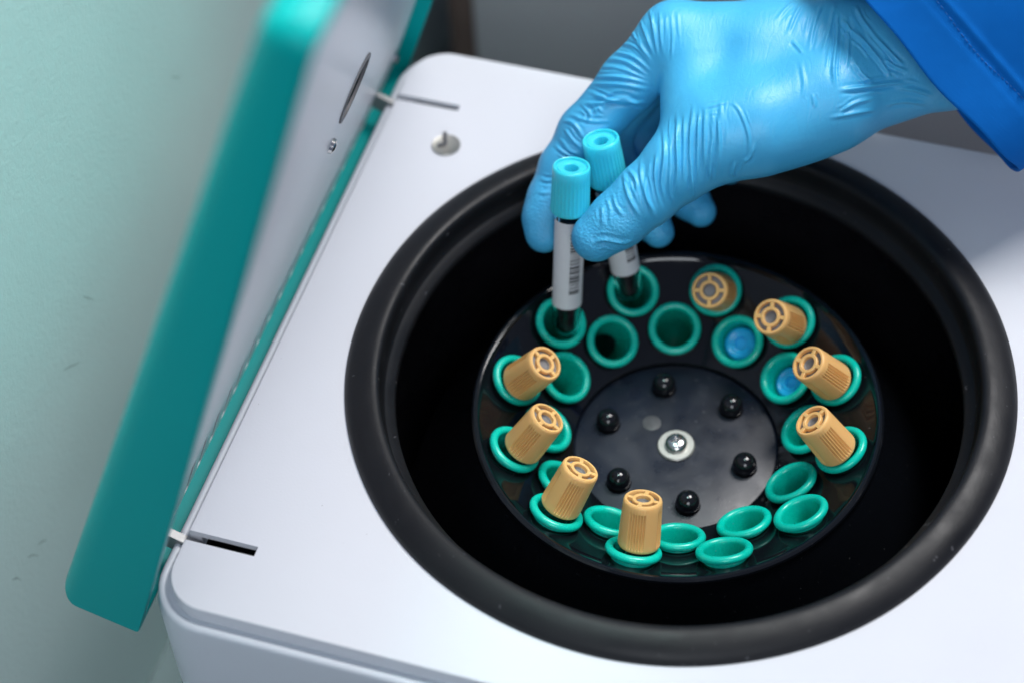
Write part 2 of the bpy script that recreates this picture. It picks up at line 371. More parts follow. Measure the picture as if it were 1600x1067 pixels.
for kind, k, th, r, z in seats:
    c, B = seat_frame(th, r, z); cyls.append(xf(lathe([(0, -62.6), (9.0, -62.6), (9.0, 12), (0, 12)], 28), B, c))
# outer and inner holes can meet underneath the bowl, so cut ring by ring
rm = boolean(rm, merge(cyls[:12])); rm = boolean(rm, merge(cyls[12:])); finish(rm, True, 30)
rotor = empty('rotor', (0, 0, -96), label='black bowl shaped angle rotor with two rings of tube holes', category='rotor')
def rpart(name, me):
    o = obj(name, me, rotor); o.location = Vector((0, 0, 0.096)); return o
rpart('bowl', rm)
V, F = lathe([(0, HUBZ - 1.8), (43.6, HUBZ - 1.8), (43.9, HUBZ - 0.8), (43.4, HUBZ - 0.2), (42.6, HUBZ), (20, HUBZ - 0.15), (0, HUBZ)], 128)
rpart('hub_plate', mesh('hub_plate', V, F, 'hub', True, 50))
dome = lathe([(0, 7.9)] + [(5.1 * math.sin(math.radians(a)), 2.8 + 5.1 * math.cos(math.radians(a))) for a in range(12, 121, 12)] + [(4.4, 0.15), (5.3, 0.15), (5.5, -0.3), (0, -0.3)], 36)
dome = (dome[0], [tuple(reversed(f)) for f in dome[1]])
dm = None
for a in (114, 54, -6, -66, -126, 174):
    t = math.radians(a)
    if dm is None: dm = mesh('dome_nut', *dome, 'dome', True, 50)
    o = obj('dome_nut', dm, rotor); o.location = Vector((31.2 * math.cos(t), 31.2 * math.sin(t), HUBZ + 96 + 0.05)) * MM
V, F = xf(lathe([(0, -0.4), (7.9, -0.4), (8.1, 0.6), (7.6, 1.1), (3, 1.1), (0, 1.1)], 48), None, (0.2, 0, HUBZ))
V = np.array(V); V[:, 2] += 0.03 * V[:, 0]
rpart('washer', mesh('washer', V, F, 'washer', True, 40))
hd = mesh('screw_head', *lathe([(0, 0.9), (4.5, 0.9), (4.8, 1.6), (4.75, 2.6), (4.2, 3.5), (3.2, 4.1), (1.6, 4.45), (0, 4.5)], 40), 'steel', True, 50)
hd = boolean(hd, box(-2.6, 2.6, -0.6, 0.6, 2.2, 6)); hd = boolean(hd, box(-0.59, 0.59, -2.6, 2.6, 2.22, 6)); finish(hd, True, 35)
o = rpart('screw_head', hd); o.location = Vector((0.3, 0, 96 + HUBZ)) * MM; o.rotation_euler.z = 0.5
V, F = xf(lathe([(0, -0.3), (4.0, -0.3), (4.0, 0.12), (3.6, 0.22), (0, 0.1)], 32), None, (-13.0, 9.0, HUBZ))
MT['hub_disc'] = mat('mottled_grey', (0.05, 0.05, 0.055), 0.5, vary=(300, 0.6))  # mottled grey for the small flat disc on the hub plate
rpart('hub_disc', mesh('hub_disc', V, F, 'hub_disc', True, 50))

# ================================================================== TUBE SLEEVES
prof = [(0, -62), (6, -61.2), (8.7, -58), (8.9, -50), (8.9, -2.6), (9.7, -2.4)] + arc(9.95, 0, 1.75, -100, 178, 12) + [(8.25, -0.9), (8.1, -3), (7.9, -30), (7.6, -54), (5, -57.5), (0, -58)]
slm = mesh('tube_sleeve', *lathe(prof, 48), 'teal', True, 60)
ordi = ['first', 'second', 'third', 'fourth', 'fifth', 'sixth', 'seventh', 'eighth']
def outer_lab(k):
    return {0: 'teal tube sleeve in outer ring holding the upright labelled tube with barcode beside thumb', 1: 'teal tube sleeve in outer ring holding the tilted labelled tube behind thumb',
            6: 'empty teal outer ring sleeve beside the fourth tan capped tube clockwise from held tubes', 7: 'empty teal outer ring sleeve beside the fourth tan capped tube counter-clockwise from held tubes'}.get(k) or \
        ('teal outer ring sleeve under the %s tan capped tube clockwise from the held tubes' % ordi[k - 2] if k < 6 else 'teal outer ring sleeve under the %s tan capped tube counter-clockwise from the held tubes' % ordi[11 - k])
def inner_lab(k):
    if k in (2, 3): return 'teal inner ring sleeve with a blue capped tube sunk inside, %s' % ('nearer the held tubes' if k == 2 else 'farther from the held tubes')
    if k > 7: return 'empty teal inner ring sleeve, %s counter-clockwise from the blue filled pair' % ordi[(2 - k) % 12 - 1]
    if k < 2: return 'empty teal inner ring sleeve, %s counter-clockwise from the blue filled pair' % ordi[1 - k]
    return 'empty teal inner ring sleeve, %s clockwise from the blue filled pair' % ordi[k - 4]
for kind, k, th, r, z in seats:
    c, B = seat_frame(th, r, z)
    a = random.uniform(0, 6.28); B2 = B @ np.array([[math.cos(a), -math.sin(a), 0], [math.sin(a), math.cos(a), 0], [0, 0, 1]])
    tip = rng.normal(0, 0.018, 2); B2 = basis(B2[:, 2] + B2[:, 0] * tip[0] + B2[:, 1] * tip[1], B2[:, 0])
    o = obj('tube_sleeve', slm, None, label=outer_lab(k) if kind == 'outer' else inner_lab(k), category='tube sleeve', group='teal sleeves in the rotor')
    place(o, c, B2)

# ================================================================== SAMPLE TUBES (local axis z, cap bottom at z=0, cap top z=CH)
CH = 21.0
def ribfr(groups, per, depth, span):
    def fr(r, z, a):
        if z < 1.2 or z > CH - 3.5: return r
        g = (a / (2 * math.pi) * groups) % 1.0
        if g > span: return r
        return r - depth * (0.5 - 0.5 * math.cos(2 * math.pi * g / span * per)) * min(1, (z - 1.2) / 1.0, (CH - 3.5 - z) / 1.0 + 0.15)
    return fr
prof = [(7.5, 0.2), (8.2, 0.0), (8.55, 0.6), (8.58, 1.3), (8.55, 2.2), (8.4, 6), (8.2, 11), (8.0, CH - 4.2), (7.95, CH - 3.4), (7.85, CH - 1.2), (7.6, CH - 0.35), (7.2, CH), (6.45, CH), (6.3, CH - 0.4), (6.3, CH - 2.6), (7.3, 2), (7.5, 0.2)]
capb = lathe(prof, 384, fr=ribfr(4, 6, 0.8, 0.56))
def annulus(ri, ro, z0, z1, n=48): return lathe([(ri, z0), (ro, z0), (ro, z1 - 0.25), (ro - 0.25, z1), (ri + 0.25, z1), (ri, z1 - 0.25), (ri, z0)], n)
spk = []
for k in range(4):
    a = math.pi / 2 * k + 0.4; R3 = np.array([[math.cos(a), -math.sin(a), 0], [math.sin(a), math.cos(a), 0], [0, 0, 1]])
    spk.append(xf(bevel_box(4.1, 6.6, -0.85, 0.85, CH - 2.0, CH - 0.12, 0.2, 1), R3))
tan_cap = mesh('cap', *merge([capb, annulus(2.9, 4.4, CH - 2.6, CH - 0.05)] + spk), 'tan', True, 40)
stop = mesh('stopper', *lathe([(0, CH - 2.4), (2.2, CH - 2.4), (2.7, CH - 1.7), (3.2, CH - 1.9), (6.2, CH - 1.9), (6.2, CH - 4), (6.0, 0.5), (0, 0.5)][::-1], 40), 'stopper', True, 40)
def glass_mesh(l, r=6.4):
    return mesh('glass_tube', *lathe([(r, 4), (r, -l + r)] + [(r * math.cos(math.radians(a)), -l + r - r * math.sin(math.radians(a))) for a in range(15, 90, 15)] + [(0, -l), (0, -l + 1.0)] + [((r - 0.9) * math.cos(math.radians(a)), -l + r - (r - 0.9) * math.sin(math.radians(a))) for a in range(75, -1, -15)] + [(r - 0.9, 4), (r, 4)], 40), 'glass', True, 60)
def blood_mesh(l, top, r=5.35):
    return mesh('blood', *lathe([(0, -l + 1.2)] + [(r * math.cos(math.radians(a)), -l + 6.4 - r * math.sin(math.radians(a))) for a in range(75, -1, -15)] + [(r, top), (0, top)], 32), 'blood', True, 60)
g54 = glass_mesh(52.0); b54 = blood_mesh(52.0, -14)
def solve_axis(B0, px, py, length, hint):
    r = pray(px, py); o = CAM - B0; A = r @ r; b = 2 * o @ r; cc = o @ o - length * length; D = b * b - 4 * A * cc
    if D < 0: t = [-b / (2 * A)]
    else: t = [(-b - math.sqrt(D)) / (2 * A), (-b + math.sqrt(D)) / (2 * A)]
    cand = [CAM + r * q - B0 for q in t]; cand = [q / np.linalg.norm(q) for q in cand]
    return max(cand, key=lambda q: q @ hint)
caps = {2: ((1108, 454), (1129, 464)), 3: ((1203, 495), (1234, 515)), 4: ((1262, 567), (1304, 599)), 5: ((1268, 656), (1309, 703)),
        8: ((1005, 778), (998, 849)), 9: ((908, 731), (875, 790)), 10: ((856, 652), (816, 700)), 11: ((853, 567), (812, 597))}
for k, (top, bot) in caps.items():
    th = math.radians(PHO - 30 * k); c, B = seat_frame(th, 70.1, -28.9); ax = B[:, 2]
    hgt = 5.5 if k == 2 else 2.6
    P = hit(*bot, ax, ax @ (c + ax * hgt)); dv = P - (c + ax * hgt); dl = np.linalg.norm(dv)
    if dl > 2.2: P = c + ax * hgt + dv * 2.2 / dl
    d = solve_axis(P, *top, CH, ax)
    dn = d - ax * (d @ ax); m_ = np.linalg.norm(dn)
    if m_ > 0.13: d = ax + dn / m_ * 0.13
    lab = 'tan capped sample tube in outer ring, %s %s from the two held tubes' % ((ordi[k - 2], 'clockwise') if k < 6 else (ordi[11 - k], 'counter-clockwise'))
    t = empty('sample_tube', label=lab, category='sample tube', group='tan capped tubes in the rotor')
    a = {2: 0.2, 3: 0.35, 4: 0.25, 5: 0.1, 8: -0.2, 9: 0.25, 10: -0.1, 11: 0.1}[k] - 0.424
    Bt = basis(d, CAM - P); Bt = Bt @ np.array([[math.cos(a), -math.sin(a), 0], [math.sin(a), math.cos(a), 0], [0, 0, 1]])
    place(t, P, Bt)
    for nm, me in (('cap', tan_cap), ('stopper', stop), ('glass_tube', g54), ('blood', b54)): obj(nm, me, t)
# blue capped tubes sunk in two inner sleeves
bcap = mesh('cap', *lathe([(6.9, 0), (7.35, 0.4), (7.3, 12.0), (6.9, 12.8), (6.1, 13), (5.7, 12.4), (4.1, 12.2), (3.7, 12.7), (3.0, 12.5), (2.6, 10.5), (0, 10.2)], 48), 'bluecap', True, 50)
g30 = glass_mesh(28.0)
for k in (2, 3):
    c, B = seat_frame(math.radians(PHI - 30 * k), 54.6, -39.2)
    t = empty('sample_tube', label='blue capped tube sunk deep in inner ring sleeve, %s' % ('nearer the held tubes' if k == 2 else 'farther from the held tubes'), category='sample tube', group='blue capped tubes sunk in sleeves')
    place(t, c - B[:, 2] * 18.5, B)
    obj('cap', bcap, t); obj('glass_tube', g30, t)
# ---- the two tubes held by the hand
def hfr(r, z, a):
    if z < 1.5 or z > CHH - 4.5 or r < 7: return r
    return r - 0.28 * (0.5 - 0.5 * math.cos(a * 30)) * min(1, (CHH - 4.5 - z) / 1.0 + 0.1)
CHH = 21.5
prof = [(7.4, 0.2), (8.1, 0.0), (8.45, 0.7), (8.4, 1.6), (8.35, 2.2), (8.2, 9), (8.05, CHH - 5.5), (8.0, CHH - 4.4), (7.95, CHH - 1.0), (7.7, CHH - 0.25), (7.3, CHH), (6.9, CHH - 0.2), (6.7, CHH - 1.3), (6.0, CHH - 1.5), (5.6, CHH - 0.9), (3.7, CHH - 0.9), (3.1, CHH - 1.2), (2.9, CHH - 5.6), (0, CHH - 5.8)]
ccap = mesh('cap', *lathe(prof, 240, fr=hfr), 'cyan', True, 45)
GL = 64.0
gheld = glass_mesh(GL); bheld = blood_mesh(GL, -8, 5.48)
def label_mesh(z0, z1, a0, a1, r=6.55, n=40):
    V = []; F = []
    zs = [z0, z0 + 0.8, (z0 + z1) / 2, z1 - 0.8, z1]
    for j, z in enumerate(zs):
        ins = 0.06 if j in (0, len(zs) - 1) else 0.0
        for i in range(n + 1):
            a = a0 + ins + (a1 - a0 - 2 * ins) * i / n; V.append((r * math.cos(a), r * math.sin(a), z))
    o = len(V)
    V += [(x * (r - 0.12) / r, y * (r - 0.12) / r, z) for x, y, z in V]
    for j in range(len(zs) - 1):
        for i in range(n):
            q = j * (n + 1) + i; F.append((q, q + 1, q + n + 2, q + n + 1)); F.append((o + q, o + q + n + 1, o + q + n + 2, o + q + 1))
    return mesh('label', V, F, 'label', True)
def bars_mesh(z0, z1, a0, a1, r=6.63):
    V = []; F = []; z = z0; rr = random.Random(7)
    while z < z1:
        h = rr.choice((0.25, 0.35, 0.6, 0.85)); n = 8; o = len(V)
        for i in range(n + 1):
            a = a0 + (a1 - a0) * i / n; V += [(r * math.cos(a), r * math.sin(a), z), (r * math.cos(a), r * math.sin(a), z + h)]
        for i in range(n): F.append((o + 2 * i, o + 2 * i + 2, o + 2 * i + 3, o + 2 * i + 1))
        z += h + rr.choice((0.3, 0.45, 0.7))
    return mesh('barcode', V, F, 'ink', False)
held = {}
for k, top, bot, lab in ((0, (893, 259), (884, 522), 'cyan capped tube with white barcode label held upright between thumb and index finger'),
                         (1, (938, 217), (986, 466), 'tilted cyan capped tube behind the thumb with its lower end over a teal sleeve')):
    th = math.radians(PHO - 30 * k); c, B = seat_frame(th, 70.1, -28.9)
    Bp = W(*bot, (c - CAM) @ VIEW + 6)
    d = solve_axis(Bp, *top, GL + CHH, np.array([0, 0.1, 1.0]))
    t = empty('sample_tube', label=lab, category='sample tube', group='cyan capped tubes held by the hand')
    P = Bp + d * GL
    # local x axis towards the camera so that the label faces it
    tc_ = CAM - P; Bt = basis(d, tc_); place(t, P, Bt); held[k] = (P, d)
    obj('cap', ccap, t); obj('glass_tube', gheld, t); obj('blood', bheld, t)
    o = obj('label', label_mesh(-47, -3.5, -1.35, 1.65), t)
    if k == 0: obj('barcode', bars_mesh(-39, -9, 0.1, 0.85), o)
    else: obj('barcode', bars_mesh(-40, -14, 0.2, 0.95), o)
print('HELD', {k: (np.round(v[0], 1), np.round(v[1], 2)) for k, v in held.items()})
# ================================================================== PERSON: gloved hand and sleeve
def surface_nets(Fd, org, h):
    s = Fd < 0; nx, ny, nz = Fd.shape
    acc = np.zeros((nx - 1, ny - 1, nz - 1, 3), np.float32); cnt = np.zeros((nx - 1, ny - 1, nz - 1), np.float32)
    for ax in range(3):
        lo = [slice(None)] * 3; hi = [slice(None)] * 3; lo[ax] = slice(0, -1); hi[ax] = slice(1, None)
        a = Fd[tuple(lo)]; b = Fd[tuple(hi)]; cr = (a < 0) != (b < 0); t = np.where(cr, a / np.where(a - b == 0, 1, a - b), 0)
        o1, o2 = [q for q in range(3) if q != ax]
        for d1 in (0, 1):
            for d2 in (0, 1):
                sl = [slice(None)] * 3; sl[o1] = slice(d1, acc.shape[o1] + d1); sl[o2] = slice(d2, acc.shape[o2] + d2)
                c_ = cr[tuple(sl)]; t_ = t[tuple(sl)]
                acc[..., ax] += c_ * t_; acc[..., o1] += c_ * d1; acc[..., o2] += c_ * d2; cnt += c_
    m = cnt > 0; idx = -np.ones(cnt.shape, int); idx[m] = np.arange(m.sum())
    ijk = np.stack(np.nonzero(m), 1); V = org + h * (ijk + acc[m] / cnt[m][:, None])
    Fs = []
    for ax in range(3):
        o1, o2 = [(1, 2), (2, 0), (0, 1)][ax]
        lo = [slice(None)] * 3; hi = [slice(None)] * 3; lo[ax] = slice(0, -1); hi[ax] = slice(1, None)
        a = s[tuple(lo)]; b = s[tuple(hi)]; e = np.stack(np.nonzero(a != b), 1)
        e = e[(e[:, o1] > 0) & (e[:, o2] > 0) & (e[:, o1] < cnt.shape[o1]) & (e[:, o2] < cnt.shape[o2])]
        ins = a[tuple(e.T)]
        def cell(d1, d2):
            q = e.copy(); q[:, o1] -= d1; q[:, o2] -= d2; return idx[tuple(q.T)]
        q = np.stack([cell(1, 1), cell(0, 1), cell(0, 0), cell(1, 0)], 1)
        q[~ins] = q[~ins][:, ::-1]; Fs.append(q)
    return V, np.concatenate(Fs)
def smin(a, b, k):
    h = np.clip(0.5 + 0.5 * (b - a) / k, 0, 1); return b * (1 - h) + a * h - k * h * (1 - h)
J = lambda px, py, d, r: (W(px, py, d), r)
palm = [  # chains of (joint list)
    [J(1640, -120, 868, 27), J(1500, 60, 878, 24), J(1395, 78, 880, 23), J(1200, 72, 882, 18.5), J(1054, 58, 884, 14.2)],
    [J(1600, 0, 872, 22), J(1478, 98, 874, 18.0), J(1390, 112, 874, 20), J(1290, 153, 868, 22), J(1180, 195, 864, 20.5), J(1128, 210, 864, 18.5)],
    [J(1395, 90, 892, 20), J(1055, 74, 900, 13)],
    [J(1385, 104, 902, 19), J(1076, 92, 914, 12.5)],
    [J(1380, 112, 906, 18), J(1108, 116, 924, 12)],
    [J(1180, 100, 876, 16), J(1150, 190, 868, 16)],
    [J(1084, 108, 878, 14.0), J(1088, 196, 870, 14.5)],
    [J(1250, 90, 880, 18), J(1235, 180, 870, 19)],
]
thumb = [J(1128, 210, 864, 18.5), J(1062, 258, 866, 14.6), J(1010, 305, 870, 12.6), J(968, 342, 874, 11.6), J(931, 371, 877, 10.4)]
fingers = [
    [J(1054, 58, 884, 14.2), J(985, 128, 892, 12.6), J(915, 208, 899, 11.6), J(880, 262, 902, 10.0), J(859, 310, 903, 9.2), J(850, 340, 903, 8.8), J(850, 366, 902, 8.2)],
    [J(1055, 74, 900, 13), J(985, 150, 914, 11.5), J(945, 215, 924, 10.6), J(980, 300, 928, 9.4), J(1012, 340, 925, 8.8), J(1029, 363, 921, 7.0)],
    [J(1076, 92, 914, 12.5), J(1015, 160, 930, 11), J(995, 215, 940, 10), J(1035, 278, 938, 9.4), J(1075, 310, 933, 8.8), J(1095, 331, 928, 7.0)],
    [J(1108, 116, 924, 12), J(1075, 160, 940, 10), J(1070, 200, 946, 9), J(1110, 240, 944, 8.4), J(1140, 262, 938, 7.6)],
]
allj = [p for ch in palm + [thumb] + fingers for p in ch]
lo = np.min([p - r - 6 for p, r in allj], 0); hi = np.max([p + r + 6 for p, r in allj], 0)
hi = np.minimum(hi, lo + 330)
H = 1.0
dims = np.ceil((hi - lo) / H).astype(int) + 1
gx, gy, gz = [lo[i] + H * np.arange(dims[i], dtype=np.float32) for i in range(3)]
def chain(ch, k, far=40.0):
    D = np.full(tuple(dims), far, np.float32)
    for (a, ra), (b, rb) in zip(ch[:-1], ch[1:]):
        mn = np.minimum(a, b) - max(ra, rb) - 22; mx = np.maximum(a, b) + max(ra, rb) + 22
        i0 = np.clip(((mn - lo) / H).astype(int), 0, dims); i1 = np.clip(((mx - lo) / H).astype(int) + 1, 0, dims)
        if np.any(i1 <= i0): continue
        X = gx[i0[0]:i1[0], None, None] - a[0]; Y = gy[None, i0[1]:i1[1], None] - a[1]; Z = gz[None, None, i0[2]:i1[2]] - a[2]
        d = b - a; dd = d @ d; t = np.clip((X * d[0] + Y * d[1] + Z * d[2]) / dd, 0, 1)
        q = np.sqrt((X - t * d[0]) ** 2 + (Y - t * d[1]) ** 2 + (Z - t * d[2]) ** 2) - (ra + t * (rb - ra))
        sl = tuple(slice(i0[i], i1[i]) for i in range(3)); D[sl] = smin(D[sl], q.astype(np.float32), k)
    return D
P_ = chain(palm[0], 5)
for ch in palm[1:]: P_ = smin(P_, chain(ch, 5), 9.0)
th_ = smin(P_, chain(thumb, 5), 7.0)
full = th_
for f_ in fingers: full = np.minimum(full, smin(P_, chain(f_, 4), 5.0)) if f_ is not fingers[0] else smin(full, smin(P_, chain(f_, 4), 6.0), 1.5)
HV, HF = surface_nets(full, lo, H)
# Laplacian smoothing of the net
def smooth(V, Fq, it, lam=0.5):
    n = len(V); E = np.concatenate([Fq[:, [0, 1]], Fq[:, [1, 2]], Fq[:, [2, 3]], Fq[:, [3, 0]]])
    deg = np.bincount(E.ravel(), minlength=n).astype(float)
    for _ in range(it):
        S = np.stack([np.bincount(E[:, 0], V[E[:, 1], c], n) + np.bincount(E[:, 1], V[E[:, 0], c], n) for c in range(3)], 1) / deg[:, None]
        V = V + lam * (S - V)
    return V
HV = smooth(HV, HF, 4)
def normals(V, Fq):
    nf = np.cross(V[Fq[:, 2]] - V[Fq[:, 0]], V[Fq[:, 3]] - V[Fq[:, 1]]); N = np.zeros_like(V)
    for k in range(4):
        for c in range(3): N[:, c] += np.bincount(Fq[:, k], nf[:, c], len(V))
    return N / (np.linalg.norm(N, axis=1)[:, None] + 1e-9)
def subdivide(V, Fq):
    E = np.sort(np.concatenate([Fq[:, [0, 1]], Fq[:, [1, 2]], Fq[:, [2, 3]], Fq[:, [3, 0]]]), 1)
    U, inv = np.unique(E, axis=0, return_inverse=True); inv = inv.ravel(); n = len(V); m = len(Fq)
    e = [n + inv[i * m:(i + 1) * m] for i in range(4)]; c = n + len(U) + np.arange(m)
    V2 = np.concatenate([V, V[U].mean(1), V[Fq].mean(1)])
    F2 = np.concatenate([np.stack([Fq[:, 0], e[0], c, e[3]], 1), np.stack([e[0], Fq[:, 1], e[1], c], 1), np.stack([c, e[1], Fq[:, 2], e[2]], 1), np.stack([e[3], c, e[2], Fq[:, 3]], 1)])
    return V2, F2
HV, HF = subdivide(HV, HF); HV = smooth(HV, HF, 3)
HN = normals(HV, HF)
print('HAND', len(HV), len(HF))
# creases of the glove: polylines read off the photograph, laid on the surface that faces the camera
def c1(*p): return [(800 + x * 0.4032, y * 0.4032) for x, y in p]
def c3(*p): return [(1050 + x * 0.34375, y * 0.34375) for x, y in p]
def c0(*p): return [(800 + x * 0.5, y * 0.5) for x, y in p]
strokes = [  # (points, height mm, width px)
    # index finger
    (c1((270, 330), (400, 328), (545, 352)), .55, 6), (c1((280, 352), (400, 392), (548, 402)), .7, 6), (c1((300, 300), (420, 300), (545, 330)), .5, 5),
    (c1((240, 402), (330, 402), (440, 384), (532, 442)), .6, 6), (c1((340, 230), (440, 240), (535, 300)), .6, 6), (c1((370, 200), (470, 222), (545, 288)), .55, 5),
    (c1((400, 168), (480, 184), (548, 262)), .55, 5), (c1((450, 100), (490, 164), (545, 242)), .55, 5), (c1((492, 60), (520, 140), (555, 232)), .6, 5),
    (c1((530, 20), (550, 120), (564, 235)), .55, 5), (c1((572, 30), (577, 130), (584, 225)), .45, 4.5), (c1((620, 60), (622, 160), (616, 245)), .35, 4), (c1((640, 40), (648, 150)), .3, 4),
    (c1((190, 470), (240, 482), (292, 562)), .6, 5), (c1((200, 492), (232, 540), (282, 590)), .5, 5), (c1((178, 530), (220, 582), (262, 602)), .45, 5), (c1((160, 560), (200, 592), (250, 614)), .4, 5),
    (c1((260, 400), (302, 442), (292, 482)), .5, 5), (c1((302, 452), (332, 420), (352, 442)), .5, 5), (c1((100, 690), (140, 702), (165, 690)), .35, 5), (c1((90, 740), (125, 750), (155, 742)), .3, 5),
    (c1((320, 260), (420, 268), (540, 315)), .45, 4.5), (c1((425, 140), (490, 175), (550, 250)), .4, 4), (c1((210, 440), (300, 470), (390, 470)), .4, 5),
    # thumb, base
    (c1((585, 478), (592, 600), (580, 720), (604, 806)), .75, 6), (c1((640, 420), (642, 560), (640, 680), (622, 795)), .8, 6), (c1((670, 430), (666, 600), (664, 730)), .6, 5.5),
    (c1((705, 390), (692, 550), (690, 712)), .65, 5.5), (c1((722, 430), (720, 600), (714, 735)), .6, 5), (c1((750, 400), (746, 560), (752, 712)), .65, 6), (c1((810, 380), (802, 500), (790, 690)), .5, 6),
    (c1((560, 580), (556, 700), (582, 826)), .6, 5), (c1((500, 600), (502, 700), (532, 800), (562, 856)), .7, 6), (c1((430, 660), (452, 760), (502, 856)), .7, 6),
    (c1((442, 648), (482, 702), (478, 775)), .7, 6), (c1((520, 650), (522, 760), (562, 836)), .55, 5), (c1((310, 952), (350, 930), (430, 942), (480, 928)), .6, 6),
    (c1((350, 790), (352, 885)), .5, 6), (c1((392, 740), (405, 800), (440, 850)), .5, 6), (c1((615, 640), (612, 740), (630, 800)), .5, 5), (c1((690, 640), (700, 740), (700, 770)), .5, 5), (c1((775, 520), (770, 640), (762, 715)), .5, 5),
    (c0((560, 470), (562, 560), (555, 610)), .45, 5), (c0((640, 350), (650, 450), (640, 560)), .45, 5), (c0((680, 315), (712, 350), (740, 430), (735, 520)), .4, 4.5), (c0((600, 340), (680, 318)), .3, 4), (c0((655, 320), (660, 430)), .4, 4.5),
    (c0((720, 510), (745, 490), (760, 440)), .5, 5), (c0((520, 360), (515, 460), (520, 560)), .4, 5), (c0((700, 500), (690, 540), (700, 555)), .6, 5), (c0((620, 440), (615, 520), (625, 575)), .55, 5),
    # wrist
    (c3((520, 170), (560, 70), (602, 5)), .5, 5), (c3((540, 180), (602, 252)), .4, 5), (c3((618, 252), (650, 100), (692, 5)), .6, 5), (c3((678, 262), (720, 120), (742, 5)), .7, 5.5),
    (c3((742, 412), (734, 300), (752, 150), (745, 10)), 1.0, 6), (c3((740, 415), (850, 402), (1000, 380), (1092, 382)), 1.0, 6.5), (c3((790, 330), (802, 180), (790, 60)), .7, 5),
    (c3((820, 270), (862, 340), (932, 392)), .7, 5.5), (c3((800, 100), (880, 200), (960, 300), (1002, 372)), .9, 6), (c3((760, 80), (822, 150), (922, 252)), .7, 5), (c3((930, 258), (1010, 302), (1082, 332)), .7, 5.5),
    (c3((700, 542), (850, 512), (932, 500)), .55, 6), (c3((750, 520), (832, 470), (932, 448)), .6, 6), (c3((895, 140), (1000, 252), (1062, 312)), .8, 6), (c3((960, 480), (1060, 462), (1180, 480)), .6, 6),
    (c3((470, 100), (520, 40), (560, 10)), .4, 5), (c3((830, 20), (870, 100), (940, 190)), .8, 6), (c3((1000, 400), (1100, 410), (1200, 440)), .7, 6), (c3((580, 260), (600, 380), (590, 460)), .3, 6), (c3((640, 420), (650, 500)), .3, 6),
]
pxv, pyv, dv = project(HV)
tocam = CAM - HV; tocam /= np.linalg.norm(tocam, axis=1)[:, None]
facing = (HN * tocam).sum(1)
bx_ = np.clip((pxv / 5).astype(int), 0, 399); by_ = np.clip((pyv / 5).astype(int) + 60, 0, 399); zb = np.full((400, 400), 1e9)
np.minimum.at(zb, (bx_, by_), dv)
vis = np.clip((facing - 0.02) / 0.2, 0, 1) * np.clip((14 - (dv - zb[bx_, by_])) / 5, 0, 1)
disp = np.zeros(len(HV))
def dense(pts, n=24):
    P = np.array(pts, float)
    if len(P) == 2: t = np.linspace(0, 1, n)[:, None]; return P[0] * (1 - t) + P[1] * t
    Q = np.concatenate([[2 * P[0] - P[1]], P, [2 * P[-1] - P[-2]]]); out = []
    for i in range(1, len(Q) - 2):
        for t in np.linspace(0, 1, 9, endpoint=(i == len(Q) - 3)):
            out.append(0.5 * (2 * Q[i] + (Q[i + 1] - Q[i - 1]) * t + (2 * Q[i - 1] - 5 * Q[i] + 4 * Q[i + 1] - Q[i + 2]) * t ** 2 + (-Q[i - 1] + 3 * Q[i] - 3 * Q[i + 1] + Q[i + 2]) * t ** 3))
    return np.array(out)
rs = random.Random(11); extra = []
for pts, amp, wd in strokes:
    D = dense(pts); d = D[-1] - D[0]; nrm = np.array([-d[1], d[0]]) / (np.hypot(*d) + 1e-6)
    for sg in (-1, 1):
        if rs.random() < 0.75:
            o_ = sg * rs.uniform(7, 13); i0 = int(rs.uniform(0, 0.35) * len(D)); i1 = int(rs.uniform(0.6, 1.0) * len(D)); seg = D[i0:i1:4]
            if len(seg) > 2: extra.append(([tuple(p + nrm * (o_ + rs.uniform(-1.5, 1.5))) for p in seg], amp * rs.uniform(0.25, 0.5), wd * rs.uniform(0.55, 0.8)))
for pts, amp, wd in strokes + extra:
    D = dense(pts); sel = np.nonzero((vis > 0) & (pxv > D[:, 0].min() - 30) & (pxv < D[:, 0].max() + 30) & (pyv > D[:, 1].min() - 30) & (pyv < D[:, 1].max() + 30))[0]
    if not len(sel): continue
    best = np.full(len(sel), 1e9); sgn = np.zeros(len(sel)); par = np.zeros(len(sel)); q = np.stack([pxv[sel], pyv[sel]], 1); n = len(D) - 1
    for i in range(n):
        d = D[i + 1] - D[i]; t = np.clip(((q - D[i]) @ d) / (d @ d + 1e-9), 0, 1); e = q - D[i] - t[:, None] * d; l = np.hypot(e[:, 0], e[:, 1])
        m_ = l < best; best[m_] = l[m_]; par[m_] = (i + t[m_]) / n; sgn[m_] = np.sign(d[0] * e[m_, 1] - d[1] * e[m_, 0])
    tap = np.clip(np.minimum(par, 1 - par) / 0.36, 0, 1); tap = tap * tap * (3 - 2 * tap)
    s_ = best * sgn / (wd * 0.68)
    prof = np.exp(-s_ ** 2 * 1.6) - 0.55 * np.exp(-(s_ - 1.25) ** 2 * 1.8) - 0.25 * np.exp(-(s_ + 1.3) ** 2 * 1.5)
    disp[sel] += amp * (1.4 if D[:, 0].mean() > 1200 else 1.3) * tap * prof * vis[sel]
